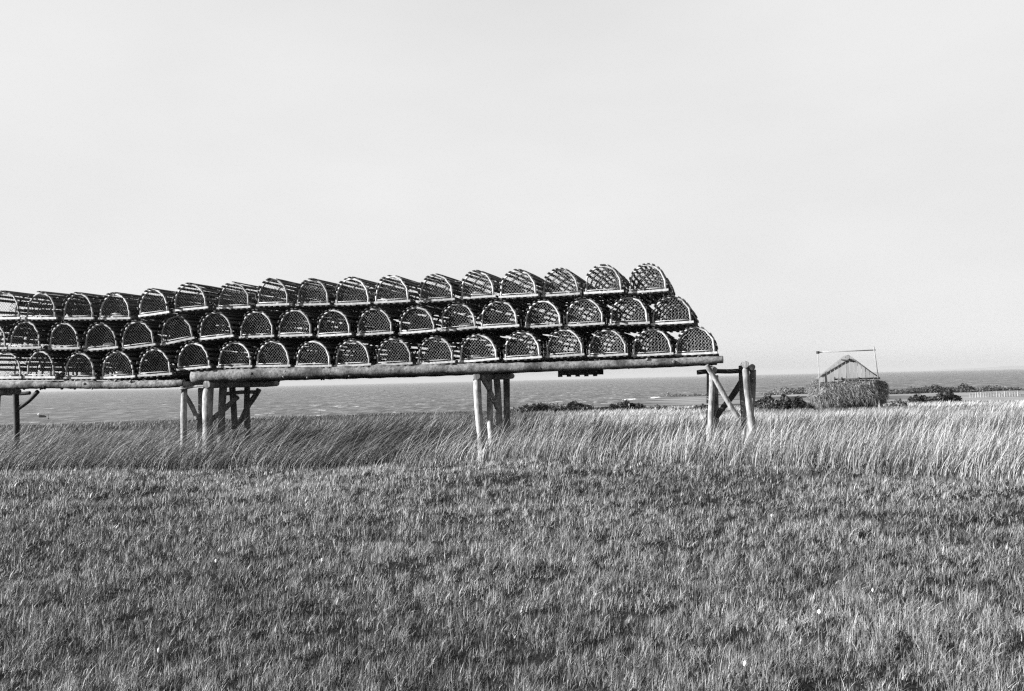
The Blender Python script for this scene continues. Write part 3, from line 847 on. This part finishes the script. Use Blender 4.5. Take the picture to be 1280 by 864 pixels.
# ------------------------------------------------------------------ fence of stakes, far house, boat, marker
def stake_fence():
    root = bpy.data.objects.new('stake_fence', None); COL.objects.link(root)
    c = at_depth(1235, 494, 165); root.location = (c.x, c.y, gz(c.x, c.y)); inv = Vector(root.location)
    tag(root, 'low fence of pale uneven stakes crossing the far field', 'fence')
    prev = None
    for i in range(20):
        px = 1213 + 3.3 * i; p = at_depth(px, 494.5 - 0.045 * (px - 1213), 165 - 0.4 * i)
        z = gz(p.x, p.y); h = random.uniform(.55, 0.95)
        mb = MB(); mb.tube([Vector((p.x, p.y, z - .1)) - inv, Vector((p.x + random.uniform(-.06, .06), p.y, z + h)) - inv], [.11, .085], 6)
        link('stake', mb.mesh('stake', M['pole'] if i % 3 else M['post']), root)
        q = Vector((p.x, p.y, z + .55)) - inv
        if prev: 
            mb = MB(); mb.tube([prev, q], .035, 4); link('rail', mb.mesh('rail', M['dark']), root)
        prev = q
stake_fence()
def boat():
    Y = 700.0; c = at_depth(53, 522, Y)
    Y = Y * (c.z - EYE) and Y * (-20.0 / (c.z - EYE)); c = at_depth(53, 522, Y)
    root = bpy.data.objects.new('fishing_boat', None); COL.objects.link(root)
    root.location = (c.x, Y, SEA_Z); root.rotation_euler = (0, 0, R(12))
    tag(root, 'small dark boat with a pale bow out on the water', 'boat')
    mb = MB(); st = []
    n = 9
    for i in range(n):
        t = i / (n - 1); x = -2.9 + 5.6 * t
        wd = 0.95 * math.sin(math.pi * min(1, 0.12 + t * .8)) ** .6; top = 2.5 - 1.5 * t; keel = -.3
        if i == 0: wd = 0.08
        st.append([(x - .25 * (1 - t), -wd, top), (x, -wd * .5, keel), (x, wd * .5, keel), (x - .25 * (1 - t), wd, top)])
    vs = [p for s in st for p in s]; fs = []
    for i in range(n - 1):
        for k in range(4): fs.append((i * 4 + k, i * 4 + (k + 1) % 4, i * 4 + 4 + (k + 1) % 4, i * 4 + 4 + k))
    fs += [(0, 3, 2, 1), ((n - 1) * 4, (n - 1) * 4 + 1, (n - 1) * 4 + 2, (n - 1) * 4 + 3)]
    mb.add(vs, fs); link('hull', mb.mesh('hull', M['tar']), root)
    mb = MB(); mb.tube([(-3.2, 0, 2.1), (-2.75, 0, 2.45), (-2.2, 0, 2.3)], [.25, .75, .6], 9); link('bow', mb.mesh('bow', M['paint'], True), root)
    mb = MB(); mb.tube([(1.0, 0, 0.9), (0.4, 0, 1.5)], [.9, .55], 8); link('deckhouse', mb.mesh('deckhouse', M['tar']), root)
boat()
def marker():
    Y = 640.0; c = at_depth(60.5, 524, Y); Y = Y * (-20.0 / (c.z - EYE)); c = at_depth(60.5, 524, Y)
    root = bpy.data.objects.new('spar_buoy', None); COL.objects.link(root); root.location = (c.x, Y, SEA_Z)
    tag(root, 'thin dark spar standing in the water beside the boat', 'buoy')
    mb = MB(); mb.tube([(0, 0, -.5), (-.05, 0, 3.8)], [.22, .12], 6); link('spar', mb.mesh('spar', M['tar']), root)
    mb = MB(); mb.tube([(0, 0, -.2), (0, 0, .5), (0, 0, .8)], [.5, .55, .2], 8); link('float', mb.mesh('float', M['tar']), root)
marker()

# ------------------------------------------------------------------ grass
def front_edge(X, Y):
    """depth at which the tall grass starts, by direction"""
    t = X / np.maximum(Y, .1)
    e = np.interp(t, [-.75, -.53, -.16, 0.0, .217, .385, .51, .75], [13.6, 13.2, 12.9, 12.7, 12.1, 11.3, 10.4, 9.6])
    return e + 0.6 * (fbm(X * .7, Y * .2 + 3, 61, 3) - .5)
def blades(name, X, Y, h, lean, direc, wid, tone, m, levels, label, cat, curve=1.6, head=None):
    N = len(X); Z = ground_z(X, Y) - 0.01
    ls = np.linspace(0, 1, levels + 1)
    fx, fy = np.cos(direc), np.sin(direc)
    yaw = rng.uniform(0, np.pi, N); yaw = np.where(rng.random(N) < .6, rng.normal(0, .5, N), yaw)
    wx, wy = np.cos(yaw) * wid, np.sin(yaw) * wid
    V = np.zeros((N, 2 * levels + 1, 3), np.float32)
    for i, l in enumerate(ls):
        off = h * np.sin(lean) * l ** curve; up = h * (l - (1 - np.cos(lean)) * l ** (curve + .3))
        px, py, pz = X + fx * off, Y + fy * off, Z + up
        if i < levels:
            k = (1 - .55 * l) if head is None else np.interp(l, [0, .6, .75, .9, 1], [1, .6, .8, 2.1, .5]) * np.where(head, 1.0, 0.0) + (1 - .6 * l) * np.where(head, 0.0, 1.0)
            V[:, 2 * i] = np.stack([px - wx * k, py - wy * k, pz], -1); V[:, 2 * i + 1] = np.stack([px + wx * k, py + wy * k, pz], -1)
        else: V[:, 2 * i] = np.stack([px, py, pz], -1)
    per = 2 * levels + 1; o = (np.arange(N) * per)[:, None]
    Q = np.concatenate([o + np.array([[2 * i, 2 * i + 1, 2 * i + 3, 2 * i + 2]]) for i in range(levels - 1)]) if levels > 1 else None
    Tt = o + np.array([[2 * levels - 2, 2 * levels - 1, 2 * levels]])
    me = np_mesh(name, V.reshape(-1, 3), Q, Tt, m, np.repeat(tone, per))
    return tag(link(name, me), label, cat, kind='stuff')

def short_grass(N):
    Y0, Y1 = 3.6, 14.6
    u = rng.random(int(N * 2.1))
    Y = Y0 * (Y1 / Y0) ** (u ** 0.78)
    X = (rng.random(len(Y)) * 2 - 1) * (Y * 0.60 + 1.0)
    keep = Y < front_edge(X, Y) + 0.6
    X, Y = X[keep], Y[keep]
    cl = fbm(X * 2.3, Y * 3.4, 71, 3); patch = fbm(X * .5, Y * .9, 73, 3); tuft = fbm(X * 12, Y * 13, 75, 2)
    keep = rng.random(len(X)) < np.clip(.6 + 1.2 * (tuft - .25), .5, 1)
    X, Y, cl, patch, tuft = [a[keep][:N] for a in (X, Y, cl, patch, tuft)]
    n = len(X)
    h = (.023 + .026 * sstep(.25, .75, cl) + .042 * sstep(.2, .8, tuft)) * rng.uniform(.4, 1.5, n)
    lean = np.clip(rng.normal(.45, .35, n), .02, 1.4)
    dr = rng.normal(0.0, 1.3, n)
    wid = np.maximum(.0017, .00034 * Y) * rng.uniform(.6, 1.5, n) * np.where(rng.random(n) < .05, 2.2, 1)
    tone = .9 * (.028 + .078 * sstep(.22, .78, patch) + .13 * rng.random(n) ** 2) * (.55 + 1.0 * sstep(.3, .7, tuft))
    straw = rng.random(n) < .09 + .14 * sstep(.5, .8, patch)
    tone = np.where(straw, rng.uniform(.10, .26, n), tone)
    print('short grass', n)
    blades('grass', X, Y, h, lean, dr, wid, tone, M['grass'], 2, 'short windblown meadow grass across the foreground', 'grass')
short_grass(440000)

def tall_grass():
    # near band
    N = 170000
    Y = 9.5 * (34 / 9.5) ** (rng.random(N) ** .95)
    X = (rng.random(N) * 2 - 1) * (Y * .60 + 1.0)
    e = front_edge(X, Y); inn = Y - e
    cl = fbm(X * 1.3, Y * 1.0, 81, 3)
    keep = (inn > 0) & (rng.random(N) < (.4 + 1.3 * (cl - .25)) * (.3 + .7 * sstep(0, .7, inn))) 
    X, Y, inn, cl = X[keep], Y[keep], inn[keep], cl[keep]; n = len(X)
    t = X / Y
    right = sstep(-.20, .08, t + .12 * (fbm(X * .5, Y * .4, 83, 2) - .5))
    kind = rng.random(n)
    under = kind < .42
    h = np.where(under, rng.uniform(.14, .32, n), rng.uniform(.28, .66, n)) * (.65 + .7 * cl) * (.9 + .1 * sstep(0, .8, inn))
    lean = np.clip(rng.normal(0.86 - .42 * right, .18, n) + .25 * (fbm(X * .8, Y * .8, 85, 2) - .5), .1, 1.3)
    h = h * (1.12 - .2 * right) * np.interp(t, [-.6, -.12, .02, .14], [1.0, 1.28, 1.25, 1.0]) * (1 - .3 * sstep(17, 28, Y))
    dr = rng.normal(.05, .35, n)
    stray = rng.random(n) < .1
    dr = np.where(stray, rng.uniform(-3, 3, n), dr); h = np.where(stray, h * rng.uniform(.5, 1.2, n), h)
    wid = np.maximum(.0022, .00030 * Y) * rng.uniform(.7, 1.3, n) * np.where(under, 1.3, 1.0)
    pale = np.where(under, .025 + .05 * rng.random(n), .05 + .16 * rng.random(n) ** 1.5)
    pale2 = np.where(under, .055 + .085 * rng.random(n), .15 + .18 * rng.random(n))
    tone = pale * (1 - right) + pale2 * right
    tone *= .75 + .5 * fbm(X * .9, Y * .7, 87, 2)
    print('tall grass', n)
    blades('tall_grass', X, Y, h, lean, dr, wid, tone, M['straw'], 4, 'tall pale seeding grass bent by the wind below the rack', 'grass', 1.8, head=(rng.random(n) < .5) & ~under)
    # middle distance field
    N = 90000
    Y = 32 * (112 / 32) ** rng.random(N)
    X = (rng.random(N) * 2 - 1) * (Y * .60 + 1)
    ok = ground_z(X, Y) > EYE - 6; X, Y = X[ok], Y[ok]; n = len(X)
    p = fbm(X * .12, Y * .07, 91, 3); t = X / Y
    # trodden gap in front of the haystack
    h = rng.uniform(.16, .5, n) * (.4 + 1.0 * p)
    right = sstep(-.1, .15, t)
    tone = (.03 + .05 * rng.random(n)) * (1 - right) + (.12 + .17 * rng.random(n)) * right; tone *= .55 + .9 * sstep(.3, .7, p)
    wid = .0003 * Y * rng.uniform(.7, 1.4, n)
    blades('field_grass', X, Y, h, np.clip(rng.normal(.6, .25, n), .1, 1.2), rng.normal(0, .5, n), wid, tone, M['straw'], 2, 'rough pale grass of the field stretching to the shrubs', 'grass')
tall_grass()

# pale clover heads dotted in the short grass
def clover(px, py, Y, k):
    p = at_depth(px, py, Y)
    d = ray(px, py); t = 3.0
    while t < 16:
        q = EYEV + d * t
        if q.z < gz(q.x, q.y) + .08: break
        t += .02
    q = EYEV + d * t; z = gz(q.x, q.y)
    root = bpy.data.objects.new('clover_flower', None); COL.objects.link(root); root.location = (q.x, q.y, z)
    tag(root, 'tiny white flower head standing in the short grass', 'flower', 'white flower heads dotted in the grass')
    r = .006 + .002 * (k % 3)
    mb = MB(); mb.tube([(0, 0, 0), (.005, 0, .09)], .0018, 5); link('stalk', mb.mesh('stalk', M['lath']), root)
    mb = MB(); mb.tube([(.005, 0, .085), (.005, 0, .092), (.006, 0, .10), (.006, 0, .108)], [r * .6, r, r * .95, r * .4], 9, jit=.2); link('flower_head', mb.mesh('flower_head', M['paint']), root)
for k, (px, py) in enumerate(((138, 594), (269, 704), (402, 703), (197, 818), (964, 647), (1023, 769), (1090, 741), (930, 834))):
    clover(px, py, 8, k)

# ------------------------------------------------------------------ sea air
def haze():
    m = bpy.data.materials.new('sea_haze'); m.use_nodes = True
    nt = m.node_tree; nt.nodes.clear()
    v = nd(nt, 'ShaderNodeVolumePrincipled'); v.inputs['Color'].default_value = grey(0.4); v.inputs['Density'].default_value = 6e-5
    o = nd(nt, 'ShaderNodeOutputMaterial'); nt.links.new(v.outputs[0], o.inputs['Volume'])
    mb = MB(); z0, z1 = SEA_Z - 25.0, SEA_Z + 130.0
    mb.box((0, 0, (z0 + z1) / 2), 46000, 46000, (z1 - z0) / 2)
    tag(link('haze', mb.mesh('haze', m)), 'thin pale sea haze over the water', 'haze', kind='stuff')
haze()

print('objects', len(scene.objects), 'triangles', sum(len(p.data.loops) - 2 * len(p.data.polygons) for p in scene.objects if p.type == 'MESH'))
